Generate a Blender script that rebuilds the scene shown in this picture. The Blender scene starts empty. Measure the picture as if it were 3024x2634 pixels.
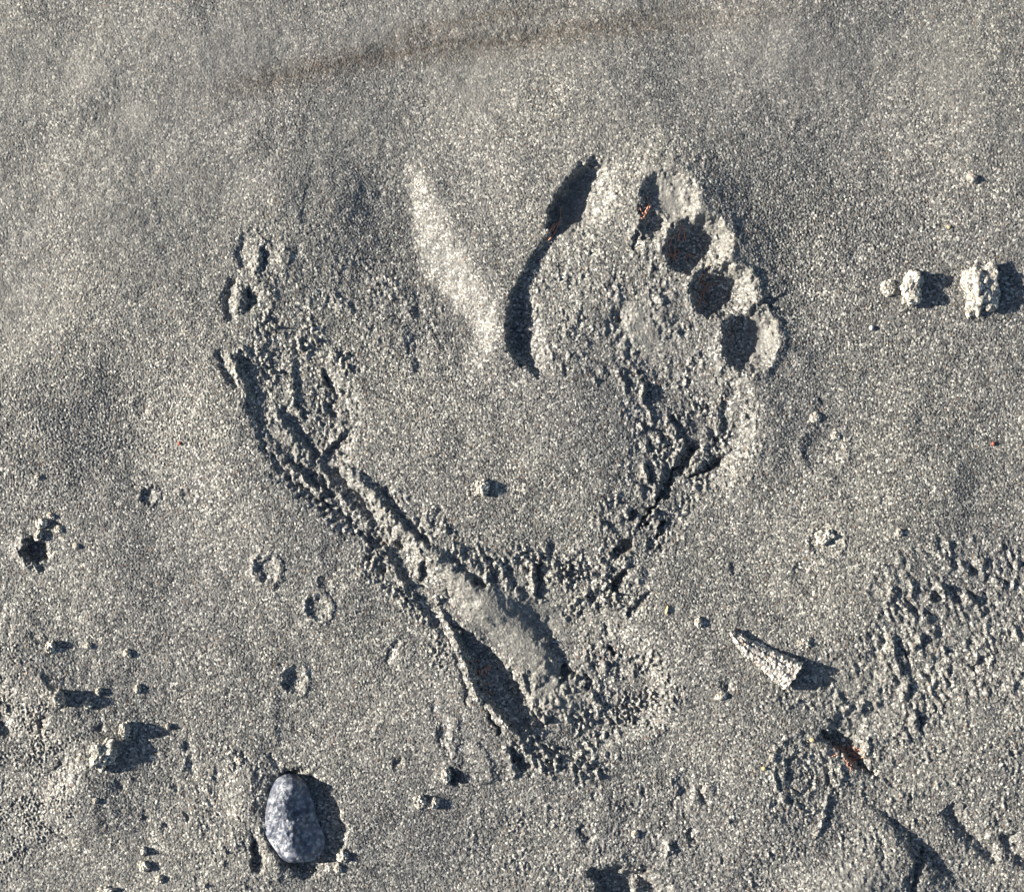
import bpy, math, random
import numpy as np
from mathutils import Vector, noise as mnoise

# ---------------------------------------------------------------- scale
S = 0.00015                 # metres per survey unit (one unit = 0.15 mm on the beach)
CX, CY = 1512.0, 1317.0
def W(x, y, z=0.0): return Vector(((x-CX)*S, (CY-y)*S, z*S))
C = bpy.context.scene.collection
scene = bpy.context.scene

# ---------------------------------------------------------------- camera
cam = bpy.data.cameras.new('camera'); co = bpy.data.objects.new('camera', cam); C.objects.link(co)
CAMH = 0.95
cam.sensor_fit = 'HORIZONTAL'; cam.sensor_width = 36.0
cam.lens = 36.0*CAMH/(3024*S)
cam.clip_start = 0.01; cam.clip_end = 500.0
co.location = (0, 0, CAMH); co.rotation_euler = (0, 0, 0)
scene.camera = co

# ---------------------------------------------------------------- light
SUN_EL, SUN_AZ = math.radians(21.0), math.radians(175.0)     # light comes from the left, a touch from above
sd = Vector((math.cos(SUN_EL)*math.cos(SUN_AZ), math.cos(SUN_EL)*math.sin(SUN_AZ), math.sin(SUN_EL)))
sun = bpy.data.lights.new('sun', 'SUN'); sun.energy = 5.0; sun.angle = math.radians(0.5); sun.color = (1.0, 0.93, 0.80)
so = bpy.data.objects.new('sun', sun); C.objects.link(so)
so.rotation_euler = (-sd).to_track_quat('-Z', 'Y').to_euler(); so.location = sd*3
world = bpy.data.worlds.new('World'); scene.world = world; world.use_nodes = True
nt = world.node_tree; bg = nt.nodes['Background']
sky = nt.nodes.new('ShaderNodeTexSky'); sky.sky_type = 'NISHITA'; sky.sun_disc = False
sky.sun_elevation = SUN_EL; sky.sun_rotation = math.radians(90)-SUN_AZ
nt.links.new(sky.outputs[0], bg.inputs[0]); bg.inputs[1].default_value = 0.05
scene.view_settings.view_transform = 'Standard'; scene.view_settings.look = 'None'
scene.view_settings.gamma = 1.0; scene.view_settings.use_curve_mapping = False
scene.view_settings.exposure = 1.25

# ---------------------------------------------------------------- materials
def nodes(name):
    m = bpy.data.materials.new(name); m.use_nodes = True
    t = m.node_tree; b = t.nodes['Principled BSDF']; return m, t, b
def ramp(t, stops, interp='LINEAR'):
    r = t.nodes.new('ShaderNodeValToRGB'); cr = r.color_ramp; cr.interpolation = interp
    while len(cr.elements) < len(stops): cr.elements.new(0.5)
    for e, (p, c) in zip(cr.elements, stops):
        e.position = p; e.color = (*c, 1) if len(c) == 3 else c
    return r
def math_n(t, op, a=None, b=None, va=0.0, vb=0.0, clamp=False):
    n = t.nodes.new('ShaderNodeMath'); n.operation = op; n.use_clamp = clamp
    n.inputs[0].default_value = va; n.inputs[1].default_value = vb
    if a is not None: t.links.new(a, n.inputs[0])
    if b is not None: t.links.new(b, n.inputs[1])
    return n.outputs[0]
def mix(t, f, a, b, ff=0.5, mode='MIX'):
    n = t.nodes.new('ShaderNodeMix'); n.data_type = 'RGBA'; n.blend_type = mode; n.clamp_factor = True
    n.inputs[0].default_value = ff
    if f is not None: t.links.new(f, n.inputs[0])
    for i, v in ((6, a), (7, b)):
        if isinstance(v, tuple): n.inputs[i].default_value = (*v, 1)
        else: t.links.new(v, n.inputs[i])
    return n.outputs[2]

def sand_material(name, gain=1.0, bump=1.0, use_attr=False, warm=(1,1,1), cell=5.4):
    m, t, b = nodes(name)
    tc = t.nodes.new('ShaderNodeTexCoord'); co_ = tc.outputs['Object']
    vo = t.nodes.new('ShaderNodeTexVoronoi'); vo.inputs['Scale'].default_value = 1.0/(cell*S)
    vo.inputs['Randomness'].default_value = 1.0; t.links.new(co_, vo.inputs['Vector'])
    sp = t.nodes.new('ShaderNodeSeparateColor'); t.links.new(vo.outputs['Color'], sp.inputs[0])
    # mineral mix: dark basalt, grey, buff quartz, a few pale and a few rusty grains
    g = gain
    def c(r, gg, bb): return (r*g*warm[0], gg*g*warm[1], bb*g*warm[2])
    rA = ramp(t, [(0.0, c(.035,.035,.038)), (0.16, c(.075,.075,.077)), (0.36, c(.150,.149,.144)),
                  (0.62, c(.200,.197,.187)), (0.86, c(.31,.30,.275)), (1.0, c(.66,.645,.59))])
    t.links.new(sp.outputs[0], rA.inputs[0])
    flat = c(.190,.186,.176)
    rust = ramp(t, [(0.0, (0,0,0)), (0.975, (0,0,0)), (0.985, (1,1,1))])
    t.links.new(sp.outputs[1], rust.inputs[0])
    col = mix(t, rust.outputs[0], rA.outputs[0], c(.21,.15,.11))
    # contrast is lower where the sand is finer
    fine = None
    if use_attr:
        at = t.nodes.new('ShaderNodeAttribute'); at.attribute_name = 'fine'; fine = at.outputs['Fac']
        f2 = math_n(t, 'MULTIPLY', fine, vb=0.72)
        col = mix(t, f2, col, flat)
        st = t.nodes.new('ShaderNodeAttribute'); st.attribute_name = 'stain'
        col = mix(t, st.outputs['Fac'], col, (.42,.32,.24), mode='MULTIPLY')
    # patchy moisture
    nz = t.nodes.new('ShaderNodeTexNoise'); nz.inputs['Scale'].default_value = 9.0; nz.inputs['Detail'].default_value = 4.0
    t.links.new(co_, nz.inputs['Vector'])
    wet = ramp(t, [(0.35, (.88,.88,.90)), (0.65, (1.08,1.07,1.04))]); t.links.new(nz.outputs['Fac'], wet.inputs[0])
    col = mix(t, None, col, wet.outputs[0], 1.0, 'MULTIPLY')
    n4 = t.nodes.new('ShaderNodeTexNoise'); n4.inputs['Scale'].default_value = 1.0/(26*S); n4.inputs['Detail'].default_value = 2.0
    t.links.new(co_, n4.inputs['Vector'])
    w4 = ramp(t, [(0.35, (.93,.93,.93)), (0.65, (1.06,1.06,1.06))]); t.links.new(n4.outputs['Fac'], w4.inputs[0])
    col = mix(t, None, col, w4.outputs[0], 1.0, 'MULTIPLY')
    t.links.new(col, b.inputs['Base Color'])
    rr = ramp(t, [(0.0, (.75,)*3), (0.6, (.6,)*3), (0.93, (.45,)*3), (1.0, (.22,)*3)])
    t.links.new(sp.outputs[2], rr.inputs[0]); t.links.new(rr.outputs[0], b.inputs['Roughness'])
    b.inputs['Specular IOR Level'].default_value = 0.5
    # grain relief
    dd = math_n(t, 'POWER', vo.outputs['Distance'], vb=1.6)
    hgt = math_n(t, 'SUBTRACT', sp.outputs[1], dd)
    bp = t.nodes.new('ShaderNodeBump'); bp.inputs['Strength'].default_value = 1.0
    bp.inputs['Distance'].default_value = 1.0*S*bump
    t.links.new(hgt, bp.inputs['Height'])
    if fine is not None:
        s_ = math_n(t, 'MULTIPLY_ADD', fine, vb=-0.62); s_.node.inputs[2].default_value = 1.0
        t.links.new(s_, bp.inputs['Strength'])
    t.links.new(bp.outputs[0], b.inputs['Normal'])
    return m

SAND = sand_material('beach_sand', use_attr=True)
CLOD = sand_material('clump_sand', gain=2.0, bump=.9, warm=(1.04,1.0,.93))
SHELLM = sand_material('shell_crust', gain=1.9, bump=1.7, warm=(1.04,1.0,.98), cell=6.5)
PALE = sand_material('pale_stone', gain=2.3, bump=.4, warm=(1.05,1.0,.9), cell=10)

def stone_mat():
    m, t, b = nodes('blue_grey_stone')
    tc = t.nodes.new('ShaderNodeTexCoord')
    n1 = t.nodes.new('ShaderNodeTexNoise'); n1.inputs['Scale'].default_value = 1/(16*S); n1.inputs['Detail'].default_value = 5
    n2 = t.nodes.new('ShaderNodeTexNoise'); n2.inputs['Scale'].default_value = 1/(60*S); n2.inputs['Detail'].default_value = 3
    vo = t.nodes.new('ShaderNodeTexVoronoi'); vo.inputs['Scale'].default_value = 1/(9*S)
    for n in (n1, n2, vo): t.links.new(tc.outputs['Object'], n.inputs['Vector'])
    r1 = ramp(t, [(0.3, (.05,.058,.082)), (0.5, (.10,.112,.145)), (0.62, (.20,.215,.25)), (0.75, (.36,.375,.40))])
    t.links.new(n1.outputs['Fac'], r1.inputs[0])
    r2 = ramp(t, [(0.4, (.7,.72,.8)), (0.65, (1.25,1.25,1.25))]); t.links.new(n2.outputs['Fac'], r2.inputs[0])
    col = mix(t, None, r1.outputs[0], r2.outputs[0], 1.0, 'MULTIPLY')
    sp = t.nodes.new('ShaderNodeSeparateColor'); t.links.new(vo.outputs['Color'], sp.inputs[0])
    r3 = ramp(t, [(0.0, (0,0,0)), (0.9, (0,0,0)), (0.93, (.35,.35,.35))]); t.links.new(sp.outputs[0], r3.inputs[0])
    col = mix(t, r3.outputs[0], col, (.55,.55,.52))
    t.links.new(col, b.inputs['Base Color']); b.inputs['Roughness'].default_value = 0.48
    h = math_n(t, 'ADD', n1.outputs['Fac'], math_n(t, 'MULTIPLY', vo.outputs['Distance'], vb=-.25))
    bp = t.nodes.new('ShaderNodeBump'); bp.inputs['Distance'].default_value = 5*S; bp.inputs['Strength'].default_value = .9
    t.links.new(h, bp.inputs['Height']); t.links.new(bp.outputs[0], b.inputs['Normal'])
    return m
STONE = stone_mat()
def plain(name, c, rough=.6):
    m, t, b = nodes(name)
    tc = t.nodes.new('ShaderNodeTexCoord')
    n1 = t.nodes.new('ShaderNodeTexNoise'); n1.inputs['Scale'].default_value = 1/(14*S); t.links.new(tc.outputs['Object'], n1.inputs['Vector'])
    r = ramp(t, [(.3, tuple(v*.6 for v in c)), (.7, tuple(min(1, v*1.3) for v in c))]); t.links.new(n1.outputs['Fac'], r.inputs[0])
    t.links.new(r.outputs[0], b.inputs['Base Color']); b.inputs['Roughness'].default_value = rough
    return m
STRAND = plain('red_brown_strand', (.60,.30,.20))
WHITE = plain('white_chip', (.85,.84,.80), .4)
RUSTY = plain('rust_chip', (.36,.10,.06), .5)
OCHRE = plain('ochre_chip', (.62,.50,.25), .5)

# ---------------------------------------------------------------- sand relief
ST = 2.2; MG = 110
xs = np.arange(-MG, 3024+MG, ST); ys = np.arange(-MG, 2634+MG, ST)
NX, NY = len(xs), len(ys)
GX, GY = np.meshgrid(xs, ys)
rng = np.random.default_rng(7)
ky = np.fft.fftfreq(NY, ST)[:, None]; kx = np.fft.rfftfreq(NX, ST)[None, :]
def gnoise(wl, seed, aniso=1.0, ang=0.0):
    """band-limited noise of wavelength wl; crests run along ang (degrees, clockwise on the page) when aniso > 1"""
    r = np.random.default_rng(seed).standard_normal((NY, NX))
    a = math.radians(ang); u = kx*math.cos(a)+ky*math.sin(a); v = -kx*math.sin(a)+ky*math.cos(a)
    k = np.sqrt((u*aniso)**2+v**2)*wl
    f = (k**2)*np.exp(-(k**2))
    n = np.fft.irfft2(np.fft.rfft2(r)*f, (NY, NX)); return n/n.std()
def lownoise(wl, seed):
    r = np.random.default_rng(seed).standard_normal((NY, NX))
    k = np.sqrt(kx**2+ky**2)*wl; n = np.fft.irfft2(np.fft.rfft2(r)*np.exp(-k**2*1.5), (NY, NX)); return n/n.std()
def blur(a, sg):
    k2 = kx**2+ky**2; return np.fft.irfft2(np.fft.rfft2(a)*np.exp(-2*(math.pi*sg)**2*k2), (NY, NX))
WX = GX + 3.2*gnoise(46, 11)+1.6*gnoise(18, 12)
WY = GY + 3.2*gnoise(46, 13)+1.6*gnoise(18, 14)
H = np.zeros((NY, NX))
def sl(x0, y0, x1, y1):
    i0 = max(0, int((x0+MG)/ST)); i1 = min(NX, int((x1+MG)/ST)+2); j0 = max(0, int((y0+MG)/ST)); j1 = min(NY, int((y1+MG)/ST)+2)
    return slice(j0, max(j0+1, j1)), slice(i0, max(i0+1, i1))
def sm(t): t = np.clip(t, 0, 1); return t*t*(3-2*t)
def cat(pts, closed, n=6):
    P = np.array(pts, float); out = []; m = len(P)
    rngs = range(m) if closed else range(m-1)
    for i in rngs:
        if closed: p0, p1, p2, p3 = P[(i-1) % m], P[i], P[(i+1) % m], P[(i+2) % m]
        else: p0, p1, p2, p3 = P[max(i-1, 0)], P[i], P[i+1], P[min(i+2, m-1)]
        for k in range(n):
            t = k/n
            out.append(.5*((2*p1)+(-p0+p2)*t+(2*p0-5*p1+4*p2-p3)*t*t+(-p0+3*p1-3*p2+p3)*t**3))
    if not closed: out.append(P[-1])
    return np.array(out)
def near(P, closed, X, Y):
    """distance to polyline, x offset from the nearest point, parameter 0..1 along it"""
    best = np.full(X.shape, 1e9); bx = np.zeros(X.shape); bt = np.zeros(X.shape)
    m = len(P); segs = m if closed else m-1
    for i in range(segs):
        a = P[i]; b = P[(i+1) % m]; d = b[:2]-a[:2]; L = d@d+1e-9
        t = np.clip(((X-a[0])*d[0]+(Y-a[1])*d[1])/L, 0, 1)
        ex = X-(a[0]+t*d[0]); ey = Y-(a[1]+t*d[1]); q = ex*ex+ey*ey
        w = q < best; best = np.where(w, q, best); bx = np.where(w, ex, bx); bt = np.where(w, (i+t)/segs, bt)
    return np.sqrt(best), bx, bt
def inside(P, X, Y):
    r = np.zeros(X.shape, bool); m = len(P)
    for i in range(m):
        x1, y1 = P[i][:2]; x2, y2 = P[(i+1) % m][:2]
        if y1 == y2: continue
        c = ((y1 > Y) != (y2 > Y)) & (X < (x2-x1)*(Y-y1)/(y2-y1)+x1); r ^= c
    return r
def blob(x, y, rx, ry, h, ang=0, p=2.0, warp=True):
    R = max(rx, ry)*2.6; s = sl(x-R, y-R, x+R, y+R)
    X, Y = (WX[s], WY[s]) if warp else (GX[s], GY[s])
    a = math.radians(ang); u = ((X-x)*math.cos(a)+(Y-y)*math.sin(a))/rx; v = (-(X-x)*math.sin(a)+(Y-y)*math.cos(a))/ry
    H[s] += h*np.exp(-(u*u+v*v)**(p/2))
def stroke(pts, h, wl, wr=None, taper=True, jit=0):
    """ridge (h>0) or groove (h<0) along pts; wl / wr = width on its left / right side"""
    wr = wl if wr is None else wr
    if h > 0 and max(wl, wr) < 40: h *= .62
    P = cat(pts, False); q = max(wl, wr)*2.6
    s = sl(P[:, 0].min()-q, P[:, 1].min()-q, P[:, 0].max()+q, P[:, 1].max()+q)
    d, ex, t = near(P, False, WX[s], WY[s])
    w = wl+(wr-wl)*(.5+.5*ex/(d+1e-6))
    e = np.sqrt(np.clip(np.minimum(t, 1-t)*7, 0.0, 1)) if taper else 1.0
    H[s] += (1.25 if h > 0 else .78)*h*np.exp(-(d/w)**2)*e*(1+jit*TEX[s])
def pit(pts, h, wl, wr=None, p=1.0, soft=0):
    """area lowered by h; its left wall is wl wide, its right wall wr wide"""
    wr = wl if wr is None else wr
    P = cat(pts, True); s = sl(P[:, 0].min()-8, P[:, 1].min()-8, P[:, 0].max()+8, P[:, 1].max()+8)
    X, Y = WX[s], WY[s]; ins = inside(P, X, Y); f = np.full(X.shape, 1e9); m = len(P)
    ori = 1.0 if sum(P[k][0]*P[(k+1) % m][1]-P[(k+1) % m][0]*P[k][1] for k in range(m)) > 0 else -1.0
    for k in range(m):
        a = P[k]; b = P[(k+1) % m]; e = b-a; L = e@e+1e-9; nx = ori*e[1]/math.sqrt(L)
        u = np.clip(((X-a[0])*e[0]+(Y-a[1])*e[1])/L, 0, 1)
        q = np.hypot(X-a[0]-u*e[0], Y-a[1]-u*e[1])/(wl+(wr-wl)*(.5+.5*nx)); np.minimum(f, q, out=f)
    F = sm(np.where(ins, f, 0))
    if soft:
        T = np.zeros((NY, NX)); T[s] = h*F**p; T = blur(T, soft)
        np.subtract(H, T, out=H)
    else: H[s] -= h*F**p
def scoop(x, y, rx, ry, h, ang=0, rim=0, q=1.0):
    """round bowl pressed by a toe"""
    R = max(rx, ry)*1.7; s = sl(x-R, y-R, x+R, y+R); a = math.radians(ang); X, Y = WX[s]-x, WY[s]-y
    u = (X*math.cos(a)+Y*math.sin(a))/rx; v = (-X*math.sin(a)+Y*math.cos(a))/ry; d = np.sqrt(u*u+v*v)
    H[s] += -h*np.clip(1-d*d, 0, 1)**q+rim*np.exp(-((d-1.06)/.17)**2)
def area(pts, soft):
    P = cat(pts, True); s = sl(P[:, 0].min(), P[:, 1].min(), P[:, 0].max(), P[:, 1].max())
    m = np.zeros((NY, NX)); m[s] = inside(P, GX[s], GY[s]); return np.clip(blur(m, soft), 0, 1)
TEX = gnoise(30, 5)

# --- broad undulations of the beach
H += 9.0*lownoise(520, 21) + .9*gnoise(200, 22)
blob(2150,600,800,620,26); blob(500,1000,420,420,7)
stroke([(-150,330),(150,300),(480,230),(830,215),(1050,175),(1250,120),(1500,60),(1900,20)], 4, 80, 60)
stroke([(780,250),(1000,195),(1150,162),(1350,138),(1550,120),(1750,85),(2000,48)], -2.5, 22, 34)
stroke([(1100,150),(1200,108),(1330,75),(1480,42),(1750,10)], -2, 20, 30)
stroke([(1000,160),(1200,128),(1400,98),(1600,75)], 2, 16)
blob(300,215,60,70,9,30); blob(350,330,80,60,-6,-30); blob(250,330,40,50,3)
stroke([(-100,560),(250,590),(600,480),(900,330),(1250,330)], 5, 120, 60)
stroke([(0,800),(300,640),(700,560),(900,590)], 4, 90, 110)
blob(2400,240,500,160,-5,10); blob(2300,480,200,160,5,20)
# --- left print: forefoot bowl with its long lit right wall
pit([(640,700),(760,560),(950,470),(1120,440),(1215,460),(1290,580),(1355,700),(1420,810),(1470,900),(1482,1000),(1440,1085),(1340,1140),(1180,1130),(1050,1110),(900,1090),(760,1030),(680,940),(640,820)], 66, 560, 130, .9, soft=9)
stroke([(1230,470),(1300,590),(1390,740),(1450,880),(1470,1000),(1420,1090)], 6, 60, 70)
blob(1380,880,45,40,6); blob(1110,640,60,120,-4,10)
# toes of the left print
stroke([(722,690),(708,740),(722,790)], -9, 14, 18); blob(760,768,14,42,11,5); pit([(770,715),(795,735),(797,770),(780,805),(762,800),(768,760)], 15, 8, 26)
blob(838,756,24,32,9)
stroke([(690,820),(672,860),(668,905),(682,955)], -15, 9, 16); blob(704,885,17,36,13,0,3)
pit([(728,845),(752,850),(768,880),(752,915),(722,925),(722,890)], 17, 9, 24); blob(795,870,24,34,8)
stroke([(646,1030),(656,1070),(676,1110),(700,1150)], -15, 8, 16); stroke([(668,1040),(690,1075),(712,1110)], 9, 12, 7)
stroke([(720,1070),(735,1095)], -7, 8); blob(700,1080,12,14,6); blob(760,1085,16,16,6)
# lumps inside the bowl
for x, y, r, h in ((997,884,16,8),(1023,908,13,9),(975,905,14,-7),(1040,905,12,-8),(1003,870,9,-6),(1112,905,18,-6),(1180,930,22,-7),(1205,915,18,7),(1238,868,12,-7),(1190,990,24,9),(1170,1000,12,-6),(1225,1010,22,-8),(1232,918,16,-8),(1215,925,12,7),(1255,1000,14,-6),(1240,1075,16,-8),(1220,1045,16,-6),(912,1015,14,6),(925,1020,10,-7),(905,1018,9,6),(925,1045,12,-8),(870,1070,14,-7),(1235,1090,14,-7),(990,1060,14,8),(1010,1110,14,6)):
    blob(x, y, r, r*1.3, h*.62, -20)
# --- left print: outer edge, arch and mid-foot
pit([(700,1040),(735,1190),(775,1290),(840,1380),(950,1478),(1060,1575),(1140,1655),(1230,1800),(1330,1900),(1440,1800),(1330,1660),(1220,1560),(1130,1450),(1080,1400),(1060,1300),(1080,1170),(1000,1060),(850,1010)], 17, 26, 90)
stroke([(725,1180),(748,1225),(766,1262),(778,1305),(805,1348),(845,1390),(895,1436),(952,1482),(1012,1520),(1060,1572),(1108,1612),(1140,1660)], -13, 9, 15, jit=.25)
stroke([(800,1400),(862,1425),(900,1460),(960,1500),(1010,1550),(1060,1600)], -8, 16, 18, jit=.5)
stroke([(858,1040),(862,1090),(868,1140),(866,1180),(880,1215),(898,1240)], 8, 16, 7); stroke([(872,1060),(872,1110),(876,1160)], -8, 8, 14)
stroke([(880,1180),(892,1212),(905,1240)], -8, 8)
stroke([(812,1200),(826,1250),(850,1278),(885,1312),(915,1352),(925,1385)], 15, 34, 11)
stroke([(860,1248),(880,1270),(900,1302),(922,1332),(934,1372)], -11, 8, 12)
pit([(950,1085),(972,1085),(1000,1120),(1005,1160),(985,1170),(960,1140),(945,1110)], 22, 9, 40)
pit([(965,1190),(995,1195),(998,1225),(980,1240),(965,1222)], 14, 8, 30)
stroke([(1042,1245),(1008,1278),(975,1312),(946,1350),(940,1372)], 13, 11, 10); stroke([(1020,1280),(1000,1308),(975,1330),(955,1358)], -13, 9, 12)
blob(1003,1252,12,12,9); blob(1022,1255,10,16,-9); blob(1035,1240,8,20,-8,-30); blob(1028,1285,12,18,-8)
stroke([(940,1372),(952,1392),(972,1420),(991,1445),(1030,1486),(1065,1522),(1104,1562)], 17, 15, 9)
stroke([(960,1440),(975,1450)], 7, 8)
stroke([(932,1395),(942,1420),(948,1452)], 11, 7, 6); stroke([(952,1405),(965,1440),(985,1468)], -12, 7, 9)
stroke([(845,1372),(880,1395),(905,1422),(930,1442),(958,1466)], 12, 12, 8); stroke([(918,1400),(932,1425),(936,1445)], -11, 7, 8)
stroke([(858,1358),(864,1375)], -10, 9); stroke([(885,1370),(890,1385)], -8, 8)
stroke([(985,1385),(1008,1412),(1040,1440),(1075,1480),(1098,1520)], -16, 10, 16)
stroke([(1000,1375),(1030,1392),(1062,1418),(1092,1442),(1112,1466),(1128,1490),(1148,1518),(1170,1542),(1195,1568),(1222,1592),(1248,1615),(1275,1636),(1300,1650)], 24, 30, 11)
stroke([(1134,1442),(1150,1470),(1172,1500),(1196,1530),(1218,1560),(1248,1590),(1272,1618)], -13, 7, 11)
blob(1142,1452,16,20,-9)
pit([(1085,1570),(1115,1578),(1150,1592),(1140,1612),(1100,1625),(1080,1600)], 16, 9, 24)
pit([(1170,1590),(1200,1588),(1205,1610),(1185,1625),(1165,1612)], 15, 8, 22)
stroke([(1238,1605),(1243,1640),(1238,1690),(1236,1715)], 11, 12, 6); pit([(1243,1650),(1268,1660),(1268,1690),(1258,1720),(1240,1712)], 16, 6, 26)
stroke([(1085,1640),(1125,1670),(1148,1690)], -13, 12, 14, jit=.5)
# --- smooth tongue of sand running into the heel
stroke([(1255,1600),(1297,1645),(1345,1695),(1400,1745),(1470,1800),(1530,1850),(1575,1905),(1610,1950),(1640,1990)], 17, 85, 40)
blob(1297,1645,22,18,5,30); stroke([(1600,1960),(1640,2000),(1658,2008)], 12, 22, 8)
stroke([(1318,1630),(1352,1662),(1405,1712),(1440,1735)], -15, 8, 17)
stroke([(1312,1740),(1332,1760),(1328,1775),(1302,1782)], -11, 8, 9)
stroke([(1290,1760),(1296,1782)], 8, 8)
# ripples right of the tongue
for a, b, h in (((1440,1665),(1442,1720),9),((1468,1655),(1492,1700),11),((1498,1700),(1500,1740),7),((1528,1725),(1530,1770),9),((1572,1660),(1578,1770),15),((1642,1680),(1645,1720),10),((1665,1680),(1672,1712),10),((1678,1700),(1672,1735),8)):
    (x0, y0), (x1, y1) = a, b
    stroke([a, ((x0+x1)/2+3, (y0+y1)/2), b], h, 13, 6); stroke([(x0+16, y0+3), ((x0+x1)/2+18, (y0+y1)/2), (x1+14, y1)], -h*.9, 7, 9)
blob(1590,1700,14,26,-9); pit([(1395,1705),(1425,1700),(1440,1720),(1430,1740),(1405,1735)], 12, 10, 26)
blob(1345,1625,18,18,9); blob(1400,1655,26,22,10); blob(1310,1560,12,22,8); blob(1240,1530,11,22,-9); blob(1265,1540,10,22,8); blob(1300,1510,12,12,-9)
blob(1215,1620,16,13,10); blob(1140,1620,14,12,10); blob(1628,1625,14,24,-9,0); blob(1612,1620,11,22,6)
stroke([(1575,1810),(1585,1850),(1590,1890)], -11, 8, 14); stroke([(1608,1830),(1616,1880),(1630,1915),(1652,1950),(1672,1975)], -14, 10, 24)
# --- heel
pit([(1330,1825),(1380,1935),(1425,2060),(1500,2150),(1560,2230),(1680,2260),(1820,2230),(1930,2180),(1985,2080),(1975,1960),(1900,1850),(1800,1790),(1640,1760),(1480,1770)], 24, 90, 80, soft=8)
pit([(1336,1838),(1352,1880),(1376,1935),(1400,1990),(1428,2056),(1462,2096),(1500,2142),(1540,2180),(1560,2180),(1575,2130),(1575,2060),(1540,1990),(1480,1930),(1410,1875),(1370,1845)], 34, 15, 60, .8)
stroke([(1290,1790),(1308,1825),(1330,1860),(1350,1900),(1368,1950),(1386,2000),(1408,2050),(1420,2070)], 17, 12, 10)
stroke([(1340,1930),(1360,1970),(1372,2010),(1380,2050),(1376,2080)], -9, 7, 8)
pit([(1424,2076),(1452,2098),(1478,2130),(1494,2160),(1478,2176),(1455,2150),(1438,2115)], 17, 7, 26)
stroke([(1440,2078),(1465,2100),(1490,2130),(1508,2155),(1526,2170)], 22, 9, 7)
blob(1516,2052,8,26,16,-20)
pit([(1552,1975),(1572,1990),(1582,2030),(1575,2070),(1556,2040),(1548,2000)], 16, 9, 32)
blob(1660,2100,60,45,12); stroke([(1605,2095),(1640,2085),(1660,2070)], 8, 20, 6); stroke([(1610,2135),(1640,2120),(1658,2100)], -12, 7, 9)
pit([(1655,1962),(1680,1955),(1712,1985),(1716,2000),(1690,2006),(1662,2014)], 26, 8, 30)
pit([(1728,1988),(1748,1995),(1760,2030),(1748,2046),(1732,2036),(1730,2010)], 20, 7, 26)
stroke([(1740,2045),(1762,2070),(1782,2105)], 14, 15, 8); blob(1735,1935,22,34,9); blob(1790,1975,18,26,10); pit([(1795,1965),(1815,1970),(1800,2000),(1785,2020),(1780,2010),(1795,1990)], 15, 7, 20)
pit([(1795,1905),(1815,1902),(1823,1922),(1815,1945),(1800,1930)], 16, 6, 20); blob(1780,1920,16,20,8); blob(1870,1975,16,18,8); pit([(1885,1965),(1898,1968),(1902,1978),(1888,1984)], 12, 6, 16)
blob(1792,1860,9,13,-11); pit([(1738,1750),(1780,1752),(1778,1775),(1750,1780),(1730,1770)], 12, 10, 20)
stroke([(1710,1800),(1725,1815)], -8, 7); stroke([(1765,1790),(1770,1815)], -9, 8); stroke([(1690,1775),(1725,1770),(1745,1745)], 8, 14, 7)
# two deep comma-shaped hollows under the heel
pit([(1505,2200),(1530,2205),(1560,2240),(1585,2258),(1570,2275),(1535,2280),(1515,2245)], 20, 8, 30)
stroke([(1495,2200),(1508,2240),(1518,2270),(1515,2300)], 13, 12, 8)
# --- right print: sole
pit([(1765,455),(1700,490),(1640,560),(1612,670),(1560,765),(1512,860),(1496,950),(1497,1020),(1525,1082),(1600,1130),(1720,1150),(1850,1170),(2000,1240),(2160,1260),(2245,1180),(2215,1080),(2150,960),(2050,810),(1950,710),(1905,600),(1860,500)], 22, 28, 520, .8, soft=5)
pit([(1508,860),(1498,940),(1494,1015),(1508,1060),(1540,1085),(1600,1125),(1640,1100),(1620,1000),(1600,900),(1560,840),(1530,835)], 32, 14, 110, .8)
pit([(1548,785),(1525,830),(1520,870),(1560,870),(1600,810),(1640,740),(1620,710),(1590,735)], 12, 14, 60)
pit([(1758,462),(1722,480),(1690,505),(1662,545),(1636,575),(1620,630),(1618,678),(1634,708),(1662,704),(1700,698),(1760,690),(1810,640),(1830,560),(1815,480)], 56, 16, 170, .65)
# ball texture
blob(1825,942,22,30,-20,20); blob(1875,925,36,28,7); blob(1945,940,60,60,8); blob(1700,880,70,60,6); blob(1650,1000,80,60,5); blob(1760,760,60,60,6)
# toe wells
scoop(1972, 596, 90, 96, 27, 20, 3); scoop(1925, 672, 44, 42, 22, 0, 2)
blob(1925,560,26,46,-10,10)
scoop(2058, 728, 104, 88, 52, -25, 5, .9); blob(2010,735,34,42,-9)
scoop(2130, 862, 98, 84, 52, -5, 6, .9); blob(2085,870,34,44,-9)
scoop(2212, 1008, 84, 100, 42, 10, 6, .85); blob(2175,970,30,40,-10)
# lit crest behind the toes and the webs between them
stroke([(1900,470),(1970,505),(2040,560),(2080,610),(2120,660),(2150,710),(2165,770),(2200,820),(2225,870),(2235,895)], 12, 46, 100)
stroke([(2215,900),(2265,930),(2290,990),(2288,1050)], 6, 26, 60)
stroke([(2050,770),(2085,775),(2120,770)], 10, 12); stroke([(1955,700),(1985,670),(2010,650)], 7, 10)
stroke([(2125,960),(2118,935),(2145,912),(2190,905),(2225,905)], 11, 13, 8); stroke([(2205,905),(2240,898),(2280,905),(2308,918)], -10, 7, 7); stroke([(2262,925),(2270,960)], -8, 5, 6)
stroke([(1862,705),(1880,682),(1890,660)], 9, 12, 6); pit([(1870,690),(1885,680),(1900,700),(1885,745),(1865,740)], 10, 8, 30)
for x, y in ((2225,808),(2235,848),(2250,880),(2240,825)): blob(x, y, 8, 6, 7); blob(x+16, y+2, 12, 6, -6)
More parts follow.
